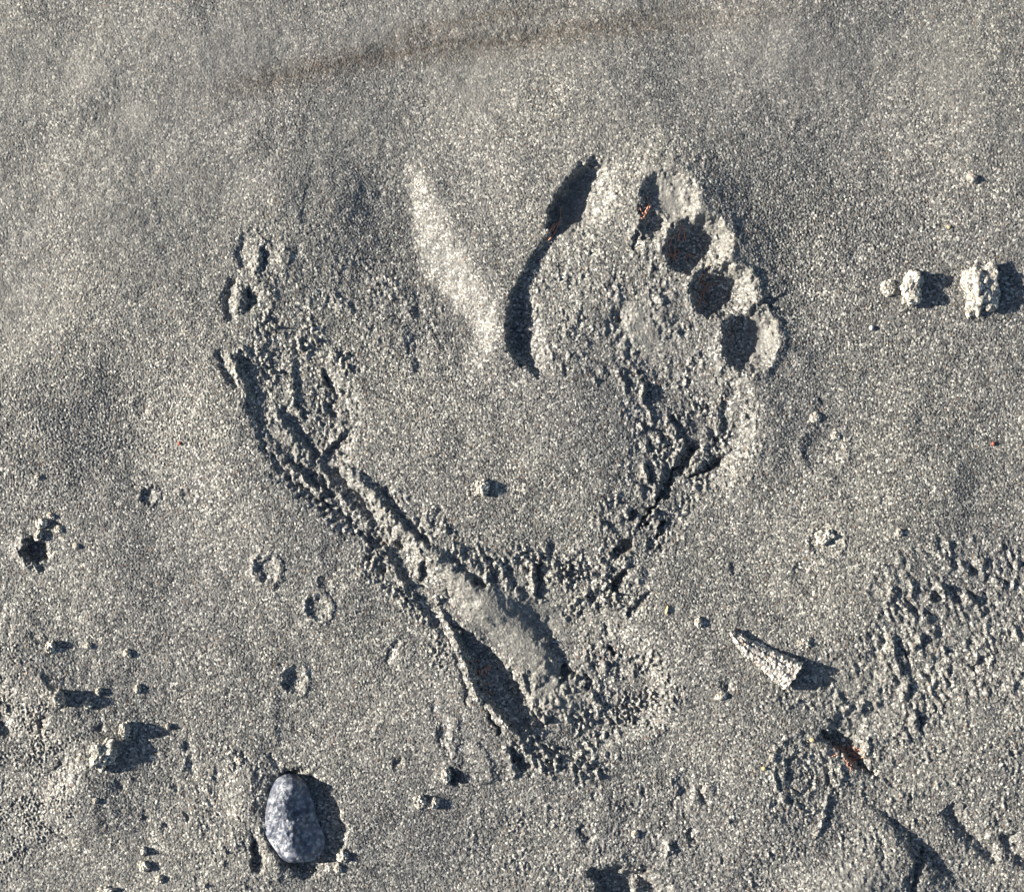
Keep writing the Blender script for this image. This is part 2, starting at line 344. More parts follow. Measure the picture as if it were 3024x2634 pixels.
# --- right print: outer wall and broken mid-foot
pit([(2160,1110),(2235,1130),(2250,1200),(2252,1290),(2225,1370),(2160,1450),(2060,1540),(1960,1670),(1890,1790),(1800,1830),(1790,1700),(1840,1580),(1910,1450),(1930,1320),(1900,1210),(1980,1120),(2080,1100)], 22, 330, 105, soft=8)
stroke([(2170,1120),(2215,1110),(2240,1150),(2240,1230),(2236,1310),(2200,1390),(2140,1450)], 7, 48, 90)
stroke([(2150,1140),(2175,1120),(2200,1112)], -8, 8); blob(2160,1165,16,18,-8); stroke([(2138,1180),(2140,1240),(2136,1300)], -9, 9, 12)
stroke([(2120,1180),(2122,1240),(2132,1290)], 7, 20, 8)
pit([(2040,1308),(2076,1312),(2058,1335),(2044,1372),(2028,1395),(1992,1402),(1990,1382),(2015,1350)], 30, 9, 22, .8)
pit([(1994,1382),(2000,1410),(1985,1450),(1962,1480),(1938,1502),(1908,1552),(1890,1580),(1898,1520),(1932,1480),(1962,1430),(1975,1398)], 30, 9, 18, .8)
blob(2061,1372,22,18,19,-50); blob(2078,1325,10,16,9)
pit([(2128,1340),(2140,1355),(2128,1385),(2100,1390),(2062,1412),(2040,1416),(2048,1396),(2085,1380),(2105,1350)], 26, 8, 20, .8)
pit([(2105,1288),(2125,1290),(2130,1304),(2112,1308)], 14, 6, 14); stroke([(2108,1310),(2128,1330)], -9, 7)
pit([(1870,1585),(1872,1620),(1850,1640),(1830,1640),(1812,1660),(1812,1632),(1828,1600),(1845,1588)], 30, 9, 18, .8)
pit([(1862,1500),(1892,1502),(1905,1530),(1888,1538),(1860,1530)], 15, 8, 16)
pit([(1855,1675),(1858,1705),(1835,1738),(1812,1758),(1798,1720),(1812,1700),(1830,1690)], 34, 8, 20, .8)
stroke([(1775,1650),(1792,1668),(1805,1690)], 13, 15, 7); stroke([(1782,1648),(1800,1672),(1812,1692)], -12, 6, 8)
stroke([(1795,1760),(1808,1782)], -8, 8); pit([(1962,1535),(1975,1548),(1958,1580),(1945,1600),(1940,1570)], 22, 7, 16)
stroke([(1928,1595),(1922,1620)], -13, 8); stroke([(1950,1600),(1955,1640)], -10, 6)
stroke([(1925,1742),(1895,1770),(1875,1795),(1855,1815)], -15, 5, 8); blob(1885,1700,20,20,9); blob(1873,1765,20,18,8)
for x, y, l, h, a in ((1843,1130,22,10,30),(1898,1160,46,17,5),(1918,1240,34,13,25),(1940,1230,30,8,40),(1983,1260,60,14,35),(2010,1310,34,12,20),(1998,1345,30,12,-30),(1908,1320,30,13,10),(1940,1300,30,12,30),(1905,1390,38,14,10),(1948,1400,36,15,0),(1935,1450,36,12,-30),(1890,1450,28,11,10),(1885,1530,24,11,-10),(1853,1520,22,10,5),(1775,1540,18,11,25),(1795,1560,18,10,25),(1827,1535,18,10,30),(1850,1665,22,10,-40),(1928,1515,24,14,10),(1945,1555,26,12,10),(2030,1250,30,6,30),(2075,1210,36,5,40),(2090,1280,30,8,20)):
    blob(x, y, 11, l*.6, h, -a); r = math.radians(a); blob(x+15*math.cos(r), y-15*math.sin(r)*.6-2, 9, l*.5, -h*.62, -a)
# --- rings and dimples left by drops and worms
def dimple(x, y, r, h, rim=0.3, dark=0.0, asp=1.15):
    s = sl(x-r*2.4, y-r*2.4, x+r*2.4, y+r*2.4); X, Y = WX[s], WY[s]
    d = np.sqrt(((X-x))**2+((Y-y)/asp)**2)/r; h = h*1.35
    H[s] += -h*np.exp(-(d/.8)**4)+rim*h*np.exp(-((d-1.08)/.22)**2)
    if dark: stroke([(x-r*.55, y-r*.6), (x-r*.85, y), (x-r*.5, y+r*.7)], -dark*.6, r*.2, r*.3)
dimple(437,1462,26,7); dimple(560,1465,24,3); dimple(790,1680,38,7,.5); dimple(942,1795,36,6,.5,3); dimple(962,1722,22,4)
dimple(870,2008,36,8,.3,9); dimple(2432,1325,66,3.5,.6); dimple(2440,1600,48,3,.7); dimple(2365,1690,30,3)
dimple(2170,1680,18,4); dimple(420,1200,30,2); dimple(2440,2010,22,3,.4); dimple(2030,2320,40,4,.4)
stroke([(1182,1885),(1165,1905),(1148,1935),(1138,1962)], -8, 7, 12); blob(1195,1935,34,30,6)
pit([(80,1590),(98,1580),(130,1592),(152,1630),(145,1655),(110,1668),(78,1655),(62,1625)], 36, 12, 40, .7); stroke([(82,1585),(62,1605),(58,1635),(72,1660),(95,1672),(120,1680)], 15, 13, 6)
# --- moat round the stone
pit([(830,2262),(900,2262),(960,2310),(1010,2380),(1030,2450),(1010,2530),(960,2580),(900,2600),(830,2570),(790,2500),(770,2400),(790,2310)], 26, 60, 22)
pit([(748,2450),(765,2480),(785,2530),(778,2572),(755,2580),(738,2540),(736,2490)], 26, 10, 26); blob(735,2360,55,110,16); blob(800,2570,60,30,10); stroke([(770,2420),(795,2500),(840,2560),(890,2580)], 9, 18, 14)
stroke([(795,2225),(812,2250),(818,2275)], -9, 6, 8); stroke([(815,2190),(810,2120),(815,2020),(812,1940)], 4, 26, 16)
# --- lower left bank
stroke([(-60,1900),(20,1960),(60,2010),(110,2060),(150,2110),(185,2160),(235,2200),(258,2250),(240,2320),(200,2380),(150,2450)], 24, 50, 170)
stroke([(120,1970),(135,2020),(180,2060),(195,2080)], 8, 24, 10); stroke([(-60,2090),(5,2130),(20,2180)], -20, 24, 26); pit([(110,2120),(135,2105),(155,2110),(150,2140),(125,2170),(112,2150)], 13, 9, 28)
# --- lower right ripples and trampled hollows
RR = gnoise(30, 40, 2.6, 62); R2 = gnoise(34, 41, 2.2, 75); R3 = gnoise(26, 42, 1.5, 60)
m = area([(2540,1700),(2700,1620),(2850,1600),(3050,1620),(3130,1800),(3100,2050),(2900,2080),(2720,2250),(2560,2250),(2440,2200),(2520,2000)], 45)
m = m*np.clip(.75+.5*gnoise(160, 92), .15, 1.4)
H += m*(1.0*RR+1.3*np.maximum(R2, 0)**1.4+1.3*R3+1.2*gnoise(60, 93))
for x, y, l, h, a in ((2632,1740,30,13,5),(2690,1735,28,12,20),(2680,1800,70,11,52),(2630,1790,45,10,30),(2780,1740,40,14,30),(2742,1760,36,13,25),(2730,1820,34,13,40),(2800,1760,40,12,40),(2860,1765,34,13,50),(2800,1665,44,11,40),(2850,1680,44,12,40),(2900,1660,40,11,45),(2712,1890,40,12,-20),(2635,1905,44,16,15),(2620,1960,30,10,10),(2650,1970,56,16,35),(2672,2040,50,15,-20),(2630,2010,26,10,0),(2700,2120,38,18,10),(2755,1870,30,9,0),(2950,1720,40,9,40),(2500,2090,26,10,10),(2540,2095,24,12,0),(2480,2070,20,9,0)):
    blob(x, y, 13, l*.6, h, -a+0); r = math.radians(a); blob(x+18*math.cos(r), y-18*math.sin(r)*.5, 10, l*.5, -h*.62, -a)
pit([(2655,1900),(2675,1915),(2700,1920),(2690,1945),(2695,1975),(2680,1960),(2665,1930)], 20, 8, 22); pit([(2720,2120),(2732,2120),(2728,2160),(2716,2155)], 20, 6, 20)
pit([(2755,2085),(2770,2090),(2772,2110),(2760,2108)], 14, 6, 16); stroke([(2920,1930),(2895,1955),(2860,1975)], -13, 6, 9); stroke([(2905,1740),(2915,1765),(2900,1790)], -11, 8, 9)
pit([(2430,2145),(2490,2150),(2540,2170),(2560,2205),(2575,2240),(2605,2280),(2590,2300),(2540,2285),(2490,2240),(2440,2200),(2420,2175)], 46, 24, 55)
pit([(2450,2110),(2520,2090),(2560,2120),(2560,2180),(2500,2180),(2450,2150)], 12, 20, 40)
stroke([(2560,2180),(2562,2215),(2560,2240)], 11, 9, 6); stroke([(2590,2290),(2640,2315),(2670,2340)], -6, 8, 9)
stroke([(2800,2385),(2835,2430),(2880,2475),(2925,2515),(2960,2545)], -27, 26, 24); stroke([(2975,2460),(2990,2510),(3030,2545),(3060,2560)], -22, 18, 22)
stroke([(2730,2510),(2718,2550),(2700,2600),(2690,2660)], -17, 14, 18); pit([(2700,2520),(2735,2500),(2742,2530),(2725,2580),(2705,2640),(2685,2620)], 12, 12, 20)
stroke([(2480,2760),(2540,2650),(2600,2580),(2650,2540),(2700,2490)], 30, 120, 150); blob(2280,2610,90,70,-16); stroke([(2600,2470),(2605,2510),(2595,2560)], -8, 7, 9)
# ring print (2365, 2300)
def ring(x, y, rx, ry, h, w, ang=0):
    R = max(rx, ry)*1.6; s = sl(x-R, y-R, x+R, y+R); a = math.radians(ang); X, Y = WX[s]-x, WY[s]-y
    u = (X*math.cos(a)+Y*math.sin(a)); v = (-X*math.sin(a)+Y*math.cos(a)); d = np.sqrt((u/rx)**2+(v/ry)**2)
    H[s] += h*np.exp(-((d-1)/w)**2)
RG = np.clip(.6+.5*gnoise(70, 95), .05, 1.2)
def ring2(*a):
    global H
    K = H.copy(); ring(*a); H = K+(H-K)*RG
ring2(2372,2280,88,112,6,.08,-15); ring2(2372,2280,76,98,-6,.09,-15); ring2(2362,2290,48,66,4,.14,-15); ring2(2362,2290,36,52,-6,.18,-15); blob(2330,2275,10,30,-6); blob(2420,2260,14,34,-4,-25); blob(2372,2285,60,80,-5,0,4)
stroke([(2430,2250),(2450,2290),(2458,2330)], -10, 7, 9); stroke([(2482,2250),(2488,2290),(2480,2320)], 9, 14, 7); stroke([(2440,2360),(2432,2410),(2420,2450),(2400,2470)], 9, 10, 7); stroke([(2452,2370),(2442,2420),(2440,2450)], -8, 6, 14)
blob(2670,2360,26,16,7,-20); stroke([(2685,2345),(2700,2365)], -8, 5, 6)
# bottom centre hollow
pit([(1735,2572),(1790,2556),(1860,2552),(1920,2556),(1950,2580),(1990,2620),(2030,2680),(2020,2760),(1800,2760),(1760,2640)], 46, 30, 60, .8); blob(1790,2615,30,12,14,20)
stroke([(1700,2590),(1760,2555),(1850,2535)], 6, 18, 12); blob(1880,2625,14,18,20)
stroke([(1712,2440),(1722,2465),(1745,2485)], -14, 11, 20); stroke([(1640,2400),(1700,2360),(1780,2380),(1840,2430)], 4, 22); blob(1770,2440,46,60,5)
stroke([(2035,2445),(2040,2470),(2055,2490)], -13, 7, 12); blob(1975,2510,14,24,13,10); stroke([(2070,2310),(2072,2345),(2085,2378)], -13, 7, 11); blob(2092,2330,20,26,6)
stroke([(1760,2340),(1750,2365)], -7, 6); stroke([(1900,2320),(1895,2355)], -9, 6, 8); stroke([(1985,2380),(2005,2350),(2045,2320)], -6, 8)
stroke([(1350,2110),(1340,2180),(1345,2240),(1370,2300)], 6, 22, 12); stroke([(1300,2150),(1312,2200),(1330,2240)], -7, 10); stroke([(1400,2180),(1440,2250),(1460,2310)], 7, 26, 12)
blob(1318,2278,22,36,10); pit([(1322,2262),(1345,2260),(1376,2290),(1365,2316),(1340,2320),(1325,2300)], 26, 8, 22)
# isolated pits
for x, y, r, h in ((715,2240,14,11),(640,2300,12,6),(1178,2250,10,13),(555,2205,12,10),(565,2260,14,10),(355,2320,12,9),(520,2330,9,7),(300,2145,10,9),(555,2410,8,8),(490,2440,9,7),(430,2410,9,7),(1280,2090,12,6),(1310,2160,16,8),(800,1650,8,3),(2525,760,20,4),(2655,1575,6,5),(2720,1240,8,5),(2610,1480,12,4),(2425,1180,8,5),(2145,2030,12,9)):
    blob(x, y, r, r*1.4, -h)
# --- crumbly textures
t22 = .75*gnoise(25, 50, 1.4, 80)+.5*gnoise(16, 57)+.35*gnoise(48, 58); t30 = .8*gnoise(40, 51, 1.5, 75)+.5*gnoise(64, 59); t14 = gnoise(13, 52)
GATE = np.clip(.62+.45*gnoise(150, 90)+.25*gnoise(60, 91), .12, 1.5)
def crumbs(mask, a, n): 
    global H
    H += .50*mask*GATE*a*(np.maximum(n, -1.6) + .35*np.maximum(n, 0)**2)
crumbs(area([(680,1000),(760,1250),(900,1430),(1100,1600),(1160,1700),(1240,1680),(1180,1560),(1090,1400),(1060,1250),(1060,1100),(950,980),(800,930)], 22), 3.2, t22)
crumbs(area([(1050,1560),(1180,1700),(1300,1850),(1340,1960),(1300,1990),(1180,1800),(1030,1620)], 20), 4.2, t22)
crumbs(area([(1140,1430),(1230,1500),(1330,1550),(1480,1610),(1700,1620),(1790,1640),(1760,1720),(1600,1720),(1420,1720),(1300,1640),(1200,1560)], 22), 4.2, t22)
crumbs(area([(1560,1700),(1720,1640),(1830,1700),(1900,1760),(1840,1850),(1960,1950),(2000,2080),(1930,2180),(1760,2260),(1640,2330),(1540,2240),(1480,2130),(1600,2060),(1740,1900),(1600,1800)], 24), 4.4, t22)
crumbs(area([(1820,2020),(1900,1990),(1965,2060),(1960,2150),(1880,2180),(1800,2130)], 14), 3.6, gnoise(19, 55))
crumbs(area([(1500,2120),(1700,2110),(1850,2150),(1840,2250),(1700,2330),(1580,2290)], 24), 5.0, gnoise(27, 56, 1.5, 60))
crumbs(area([(1840,1120),(1950,1120),(2140,1200),(2230,1200),(2240,1350),(2120,1450),(1980,1600),(1850,1780),(1770,1700),(1780,1500),(1860,1350)], 28), 3.4, t22)
crumbs(area([(1860,1140),(1960,1220),(1990,1400),(1920,1560),(1790,1600),(1800,1450),(1860,1320)], 24), 2.6, t30)
crumbs(area([(1560,760),(1700,720),(1900,720),(2080,900),(2170,1080),(2100,1180),(1900,1150),(1650,1120),(1540,1000)], 40), 2.2, t30)
crumbs(area([(1560,760),(1700,720),(1900,720),(2080,900),(2170,1080),(2100,1180),(1900,1150),(1650,1120),(1540,1000)], 40), 1.8, t22)
crumbs(area([(700,650),(1000,700),(1300,860),(1320,1060),(1100,1080),(850,1020),(680,900)], 50), 1.5, t22)
crumbs(area([(-60,1850),(100,2000),(250,2180),(260,2320),(120,2500),(-60,2560)], 40), 2.8, t14*.8+t22*.5)
crumbs(area([(620,2200),(760,2150),(800,2300),(780,2634),(600,2700),(560,2400)], 50), 1.8, t22)
crumbs(area([(2200,2000),(2500,1900),(3050,2000),(3100,2700),(1700,2700),(1300,2500),(1700,2300),(2200,2350)], 70), 1.7, t22)
crumbs(area([(-100,1250),(400,1200),(700,1280),(700,1420),(200,1400),(-100,1420)], 60), 0.8, t14)
crumbs(area([(2250,600),(3050,400),(3100,1200),(2400,1050)], 120), 0.6, t14)
# grain-scale relief over everything, calmer towards the top of the beach
fine = np.clip(area([(-200,-200),(3250,-200),(3250,330),(2500,420),(2000,420),(1650,480),(1250,420),(1000,600),(700,620),(300,900),(-200,1100)], 170)*1.05, 0, 1)
fine = np.clip(fine*(.62+.14*lownoise(260, 61)), 0, 1)
for pts, sf, a in (([(1895,500),(1990,520),(2070,600),(2160,700),(2240,860),(2230,900),(2150,790),(2060,660),(1960,690),(1930,600)], 22, 1.0),
    ([(2205,930),(2250,925),(2292,990),(2262,1080),(2225,1060),(2215,990)], 14, 1.0), ([(1700,470),(1650,560),(1630,680),(1700,700),(1740,600)], 14, .9),
    ([(1280,1620),(1380,1680),(1560,1800),(1680,1990),(1740,2060),(1640,2160),(1560,2100),(1540,1980),(1400,1850),(1330,1740)], 24, .85),
    ([(1440,1720),(1640,1760),(1700,1850),(1600,1880),(1480,1790)], 30, .8), ([(1820,900),(1960,900),(2000,1000),(1900,1060),(1800,1000)], 30, .7),
    ([(820,1230),(900,1300),(1100,1440),(1240,1600),(1200,1600),(1020,1420),(840,1320)], 16, .6), ([(1230,480),(1330,640),(1430,860),(1440,1000),(1330,900),(1240,700)], 50, .5),
    ([(2330,1980),(2680,1960),(2700,2100),(2500,2160)], 40, .3), ([(2440,2560),(2640,2560),(2640,2700),(2420,2700)], 40, .6)):
    fine = np.maximum(fine, a*area(pts, sf))
rough = np.clip(area([(-200,1150),(500,1000),(640,1100),(600,1350),(-200,1450)], 90)+area([(2100,700),(2350,500),(2700,600),(2500,900),(2250,950)], 90)+area([(1150,1000),(1500,1150),(1450,1300),(1150,1250)], 80), 0, 1)
gr = .55*gnoise(6.0, 70)+.36*gnoise(11, 71)
H += gr*(1.0-.5*fine+.45*rough)
H += .35*gnoise(60, 72)
# fade the survey into the open beach
ed = np.minimum(np.minimum(GX+MG, 3024+MG-GX), np.minimum(GY+MG, 2634+MG-GY)); H *= sm(ed/80)
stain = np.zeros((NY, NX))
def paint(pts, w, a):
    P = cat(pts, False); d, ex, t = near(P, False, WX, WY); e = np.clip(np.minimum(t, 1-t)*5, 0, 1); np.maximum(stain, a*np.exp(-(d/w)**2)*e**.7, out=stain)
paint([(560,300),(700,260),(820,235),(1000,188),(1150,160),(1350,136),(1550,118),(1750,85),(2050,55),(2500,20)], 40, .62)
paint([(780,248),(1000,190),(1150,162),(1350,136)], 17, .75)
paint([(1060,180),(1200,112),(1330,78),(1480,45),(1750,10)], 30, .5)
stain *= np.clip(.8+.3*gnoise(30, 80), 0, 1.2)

# ---------------------------------------------------------------- ground mesh
def extend(v):
    g = [ST*1.16**k for k in range(1, 72)]; o = np.cumsum(g)
    return np.concatenate([v[0]-o[::-1], v, v[-1]+o]), len(g)
ex_, E = extend(xs); ey_, _ = extend(ys)
MX, MY = np.meshgrid((ex_-CX)*S, (CY-ey_)*S)
def padA(a): return np.pad(a, E, mode='constant')
MZ = padA(H)*S
def grid_mesh(name, X, Y, Z):
    ny, nx = X.shape; me = bpy.data.meshes.new(name)
    v = np.stack([X, Y, Z], -1).reshape(-1, 3).astype(np.float32)
    idx = np.arange(ny*nx, dtype=np.int32).reshape(ny, nx)
    q = np.stack([idx[:-1, :-1], idx[1:, :-1], idx[1:, 1:], idx[:-1, 1:]], -1).reshape(-1, 4)
    me.vertices.add(len(v)); me.vertices.foreach_set('co', v.ravel())
    me.loops.add(q.size); me.loops.foreach_set('vertex_index', q.ravel())
    me.polygons.add(len(q)); me.polygons.foreach_set('loop_start', np.arange(0, q.size, 4, dtype=np.int32))
    me.polygons.foreach_set('use_smooth', np.ones(len(q), bool))
    me.update(calc_edges=True); return me
me = grid_mesh('sand', MX, MY, MZ)
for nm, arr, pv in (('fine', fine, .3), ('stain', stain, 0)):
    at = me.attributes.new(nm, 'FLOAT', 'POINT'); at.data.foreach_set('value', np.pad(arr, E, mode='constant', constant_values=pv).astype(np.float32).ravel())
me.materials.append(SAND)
ground = bpy.data.objects.new('sand', me); C.objects.link(ground); ground['kind'] = 'structure'

def gh(x, y):
    i = min(max(int(round((x+MG)/ST)), 0), NX-1); j = min(max(int(round((y+MG)/ST)), 0), NY-1)
    return float(H[max(0, j-2):j+3, max(0, i-2):i+3].mean())

# ---------------------------------------------------------------- loose things on the sand
def tag(o, label, cat_, group=None):
    o['label'] = label; o['category'] = cat_
    if group: o['group'] = group
    return o
import bmesh
_ico = {}
def ico(sub):
    if sub not in _ico:
        bm = bmesh.new(); bmesh.ops.create_icosphere(bm, subdivisions=sub, radius=1.0)
        bm.verts.ensure_lookup_table()
        _ico[sub] = ([v.co.copy() for v in bm.verts], [[v.index for v in f.verts] for f in bm.faces]); bm.free()
    return _ico[sub]
def lump(name, mat, x, y, rx, ry, rz, label, cat_, group=None, ang=0, rough_=.28, sub=5, seed=None, sink=.35, grain=.9, facet=0.0, z0=None):
    vs, fs = ico(sub); seed = seed if seed is not None else x*.37+y*.11
    off = Vector((seed, seed*.7, -seed)); P = []
    ca, sa = math.cos(math.radians(-ang)), math.sin(math.radians(-ang)); R = (rx+ry+rz)/3
    for v in vs:
        n1 = mnoise.noise(v*1.4+off); n2 = mnoise.noise(v*3.1+off*1.3); n3 = mnoise.noise(v*(R/3.4)+off)
        n4 = abs(mnoise.noise(v*6+off))
        k = 1+rough_*(1.1*n1+.8*n2+.35*n4)
        if facet: k *= 1-facet*max(0, v.dot(Vector((.3, .4, .85)).normalized())-.72)*2
        p = Vector((v.x*rx*k, v.y*ry*k, v.z*rz*k))+v*(grain*n3*1.6)
        p = Vector((p.x*ca-p.y*sa, p.x*sa+p.y*ca, p.z)); P.append(p*S)
    me = bpy.data.meshes.new(name); me.from_pydata(P, [], fs); me.polygons.foreach_set('use_smooth', [True]*len(fs)); me.materials.append(mat)
    o = bpy.data.objects.new(name, me); C.objects.link(o)
    o.location = W(x, y, (gh(x, y) if z0 is None else z0)+rz*(1-2*sink)); tag(o, label, cat_, group); return o

G1 = 'small clumps of sand lying on the beach'
clumps = [
 (2690,852,24,42,32,'tall pale sand clump on the right with a long notched shadow',10,.35),
 (2622,852,18,20,11,'low round sand lump just left of the tall notched-shadow clump',0,.2),
 (2892,855,36,60,32,'largest knobbly sand clump near the right edge',8,.45),
 (1425,1440,17,20,17,'single small sand clump in the middle of the heart shape',0,.3),
 (2438,1582,24,17,15,'pale clump above a curved arc mark right of the heel print',-30,.4),
 (2652,1573,8,11,8,'small clump above the rippled sand on the right',0,.3),
 (2467,1288,11,9,9,'tiny clump on the faint round ring right of the toes',0,.3),
 (2406,1232,14,13,7,'low ball of sand on top of the faint round ring',0,.15),
 (122,1545,14,14,16,'round clump just above the dark crater at the left',0,.2),
 (113,1580,9,15,12,'narrow clump touching the rim of the dark crater at the left',25,.3),
 (150,1524,11,6,8,'slanted small clump, topmost of those above the dark crater',35,.3),
 (173,1563,10,10,8,'small clump on the right of the group above the dark crater',0,.3),
 (113,1409,10,7,6,'lone tiny clump high at the left edge, above the crater group',-20,.3),
 (225,1613,8,8,7,'tiny clump to the right of the dark crater',0,.3),
 (152,1908,11,16,13,'clump above a flat smooth flake mark in the lower left',20,.35),
 (263,1907,8,8,8,'tiny clump right of the one above the flat flake mark',0,.3),
 (377,1928,9,11,9,'isolated small clump, the furthest right of the upper row at lower left',0,.3),
 (408,2032,9,11,10,'small clump above the long-shadowed clump, lower left',0,.3),
 (184,2056,12,18,32,'clump on the sand bank casting the longest shadow to the right',0,.35),
 (294,2040,7,9,8,'tiny clump at the tip of the long shadow on the sand bank',0,.3),
 (263,2078,10,9,12,'clump standing inside the lower edge of the long shadow on the bank',0,.4),
 (372,2152,13,19,26,'upright yellowish clump with a long bar-shaped shadow',0,.35),
 (497,2144,6,8,9,'tiny clump at the end of the bar-shaped shadow',0,.3),
 (305,2225,26,34,26,'big broken clump hanging over the right side of the sand bank',30,.6),
 (287,2360,7,7,7,'tiny yellowish clump below the big broken one',0,.3),
 (424,2512,8,11,14,'upper of two small stacked clumps near the bottom left',0,.3),
 (427,2558,12,13,14,'lower of two small stacked clumps near the bottom left',0,.3),
 (472,2594,10,10,9,'small clump down right of the two stacked clumps at bottom left',0,.3),
 (312,2632,22,10,14,'clump cut by the bottom edge left of the stone',0,.4),
 (1318,2288,10,16,14,'clump beside the dark diamond-shaped hole below the heel',0,.3),
 (1240,2365,14,17,15,'left clump of the pair below the dark diamond-shaped hole',-20,.4),
 (1280,2372,15,13,13,'right clump of the pair below the dark diamond-shaped hole',-40,.4),
 (1013,2526,12,14,12,'yellowish clump at the lower right foot of the stone',0,.4),
 (998,2562,9,13,8,'smaller clump under the yellowish one beside the stone',-15,.4),
 (709,2245,9,9,8,'small clump up and left of the stone beside a little pit',0,.3),
 (2063,1836,9,12,9,'small dark-sided clump between the heart tip and the shell',0,.35),
 (2130,2052,13,10,9,'low clump below the left end of the shell',-10,.3),
 (1876,2462,9,9,9,'small clump below the heel print, above the shadowed hollow',0,.3),
 (2372,1898,16,11,8,'clump of coarse grains just right of the shell top',-15,.5),
 (2280,2238,8,8,7,'little clump outside the upper left of the oval ring print',0,.3),
]
for i, (x, y, rx, ry, rz, lb, an, ro) in enumerate(clumps):
    lump('sand_clump', CLOD, x, y, rx*1.22, ry*1.18, rz*.95, lb, 'sand clump', G1, ang=an, rough_=ro, sub=5 if max(rx, ry) > 14 else 4, grain=1.3)
# pale stone and coloured chips
lump('pebble', PALE, 2868,530,18,13,11,'smooth pale pebble alone at the upper right','pebble', ang=25, rough_=.2, sub=4, grain=.2)
lump('shell_chip', WHITE, 2571,969,6,7,8,'tiny bright white chip below the right-hand clumps','shell chip','coloured chips among the sand grains', rough_=.2, sub=3, grain=.1)
lump('shell_chip', RUSTY, 531,1309,6,5,4,'dark red chip left of the footprint edge','shell chip','coloured chips among the sand grains', rough_=.3, sub=3, grain=.1)
lump('shell_chip', OCHRE, 2255,2268,7,6,7,'round ochre chip left of the oval ring print','shell chip','coloured chips among the sand grains', rough_=.2, sub=3, grain=.1)
lump('shell_chip', RUSTY, 2935,1310,5,6,5,'orange-brown chip near the right edge, mid-height','shell chip','coloured chips among the sand grains', rough_=.2, sub=3, grain=.1)
lump('shell_chip', OCHRE, 2398,2184,7,6,6,'ochre chip at the top right of the oval ring print','shell chip','coloured chips among the sand grains', rough_=.3, sub=3, grain=.1)
lump('shell_chip', WHITE, 2498,2190,6,6,5,'white chip in the shaded hollow beside the oval ring print','shell chip','coloured chips among the sand grains', rough_=.3, sub=3, grain=.1)
lump('shell_chip', OCHRE, 2801,672,5,5,4,'yellow-green chip above the right-hand clumps','shell chip','coloured chips among the sand grains', rough_=.3, sub=3, grain=.1)
lump('shell_chip', OCHRE, 1969,1800,4,12,5,'slim yellowish chip just right of the heart tip','shell chip','coloured chips among the sand grains', ang=15, rough_=.3, sub=3, grain=.1)

# the blue-grey stone: lit left facet, crest, shaded right facet
def stone():
    out = cat([(848,2284),(815,2300),(794,2344),(782,2403),(783,2458),(806,2500),(842,2541),(886,2546),(929,2538),(957,2511),(957,2470),(940,2427),(928,2376),(910,2322),(882,2291)], True, 8)
    crest = cat([(852,2284),(858,2320),(848,2369),(852,2400),(861,2437),(870,2480),(880,2546)], False, 8)
    cx, cy = 866., 2415.; NR = 70; pts = []; m = len(out); base = -12.
    fs = []
    R_ = np.linspace(0, 1, NR)**.8
    X = cx+(out[None, :, 0]-cx)*R_[:, None]; Y = cy+(out[None, :, 1]-cy)*R_[:, None]
    d, ex, t = near(crest, False, X, Y)
    do, _, _ = near(out, True, X, Y); do[-1] = 0
    left = ex < 0
    hi = 62
    wL = 92.; wR = 100.
    dq = np.sqrt(d*d+90)-9.5; z = np.where(left, hi-dq*.34-.0022*dq*dq, hi-dq*.66-.0012*dq*dq)
    z += np.where(left, 0, 5*np.sin(Y/17.+X/30.)*sm(d/20.))
    z = np.minimum(z, 62*np.sqrt(np.clip(1-(1-np.clip(do/34, 0, 1))**2, 0, 1)))
    zz = np.zeros_like(z)
    for j in range(NR):
        for i in range(m):
            v = Vector((X[j, i], Y[j, i], z[j, i]))/26.
            zz[j, i] = 3.4*mnoise.noise(v*1.0)+2.0*mnoise.noise(v*2.7)+.9*mnoise.noise(v*7)
    k = sm(do/12)
    z = z+zz*k
    # two chips knocked out of the shaded face
    for (px, py, r, dz) in ((872,2400,14,14),(898,2492,18,12),(862,2452,8,6)):
        z -= dz*np.exp(-(((X-px)/r)**2+((Y-py)/(r*1.1))**2)**1.5)
    V = [W(X[j, i], Y[j, i], z[j, i]) for j in range(NR) for i in range(m)]
    for j in range(NR-1):
        for i in range(m): fs.append((j*m+i, (j+1)*m+i, (j+1)*m+(i+1) % m, j*m+(i+1) % m))
    nb = len(V)
    for k_, (sc, zb) in enumerate(((.9, -14), (.6, -24), (.02, -28))):
        for i in range(m): V.append(W(cx+(out[i, 0]-cx)*sc, cy+(out[i, 1]-cy)*sc, zb))
        a0 = (NR-1)*m if k_ == 0 else nb+(k_-1)*m; b0 = nb+k_*m
        for i in range(m): fs.append((a0+i, b0+i, b0+(i+1) % m, a0+(i+1) % m))
    o0 = W(cx, cy, 0); me = bpy.data.meshes.new('stone'); me.from_pydata([v-o0 for v in V], [], fs)
    me.polygons.foreach_set('use_smooth', [True]*len(fs)); me.materials.append(STONE)
    bm = bmesh.new(); bm.from_mesh(me); bmesh.ops.remove_doubles(bm, verts=bm.verts, dist=.2*S); bmesh.ops.recalc_face_normals(bm, faces=bm.faces); bm.to_mesh(me); bm.free()
    o = bpy.data.objects.new('stone', me); C.objects.link(o); o.location = W(cx, cy, -10)
    tag(o, 'blue-grey teardrop stone half sunk in the sand at lower left', 'stone')
stone()

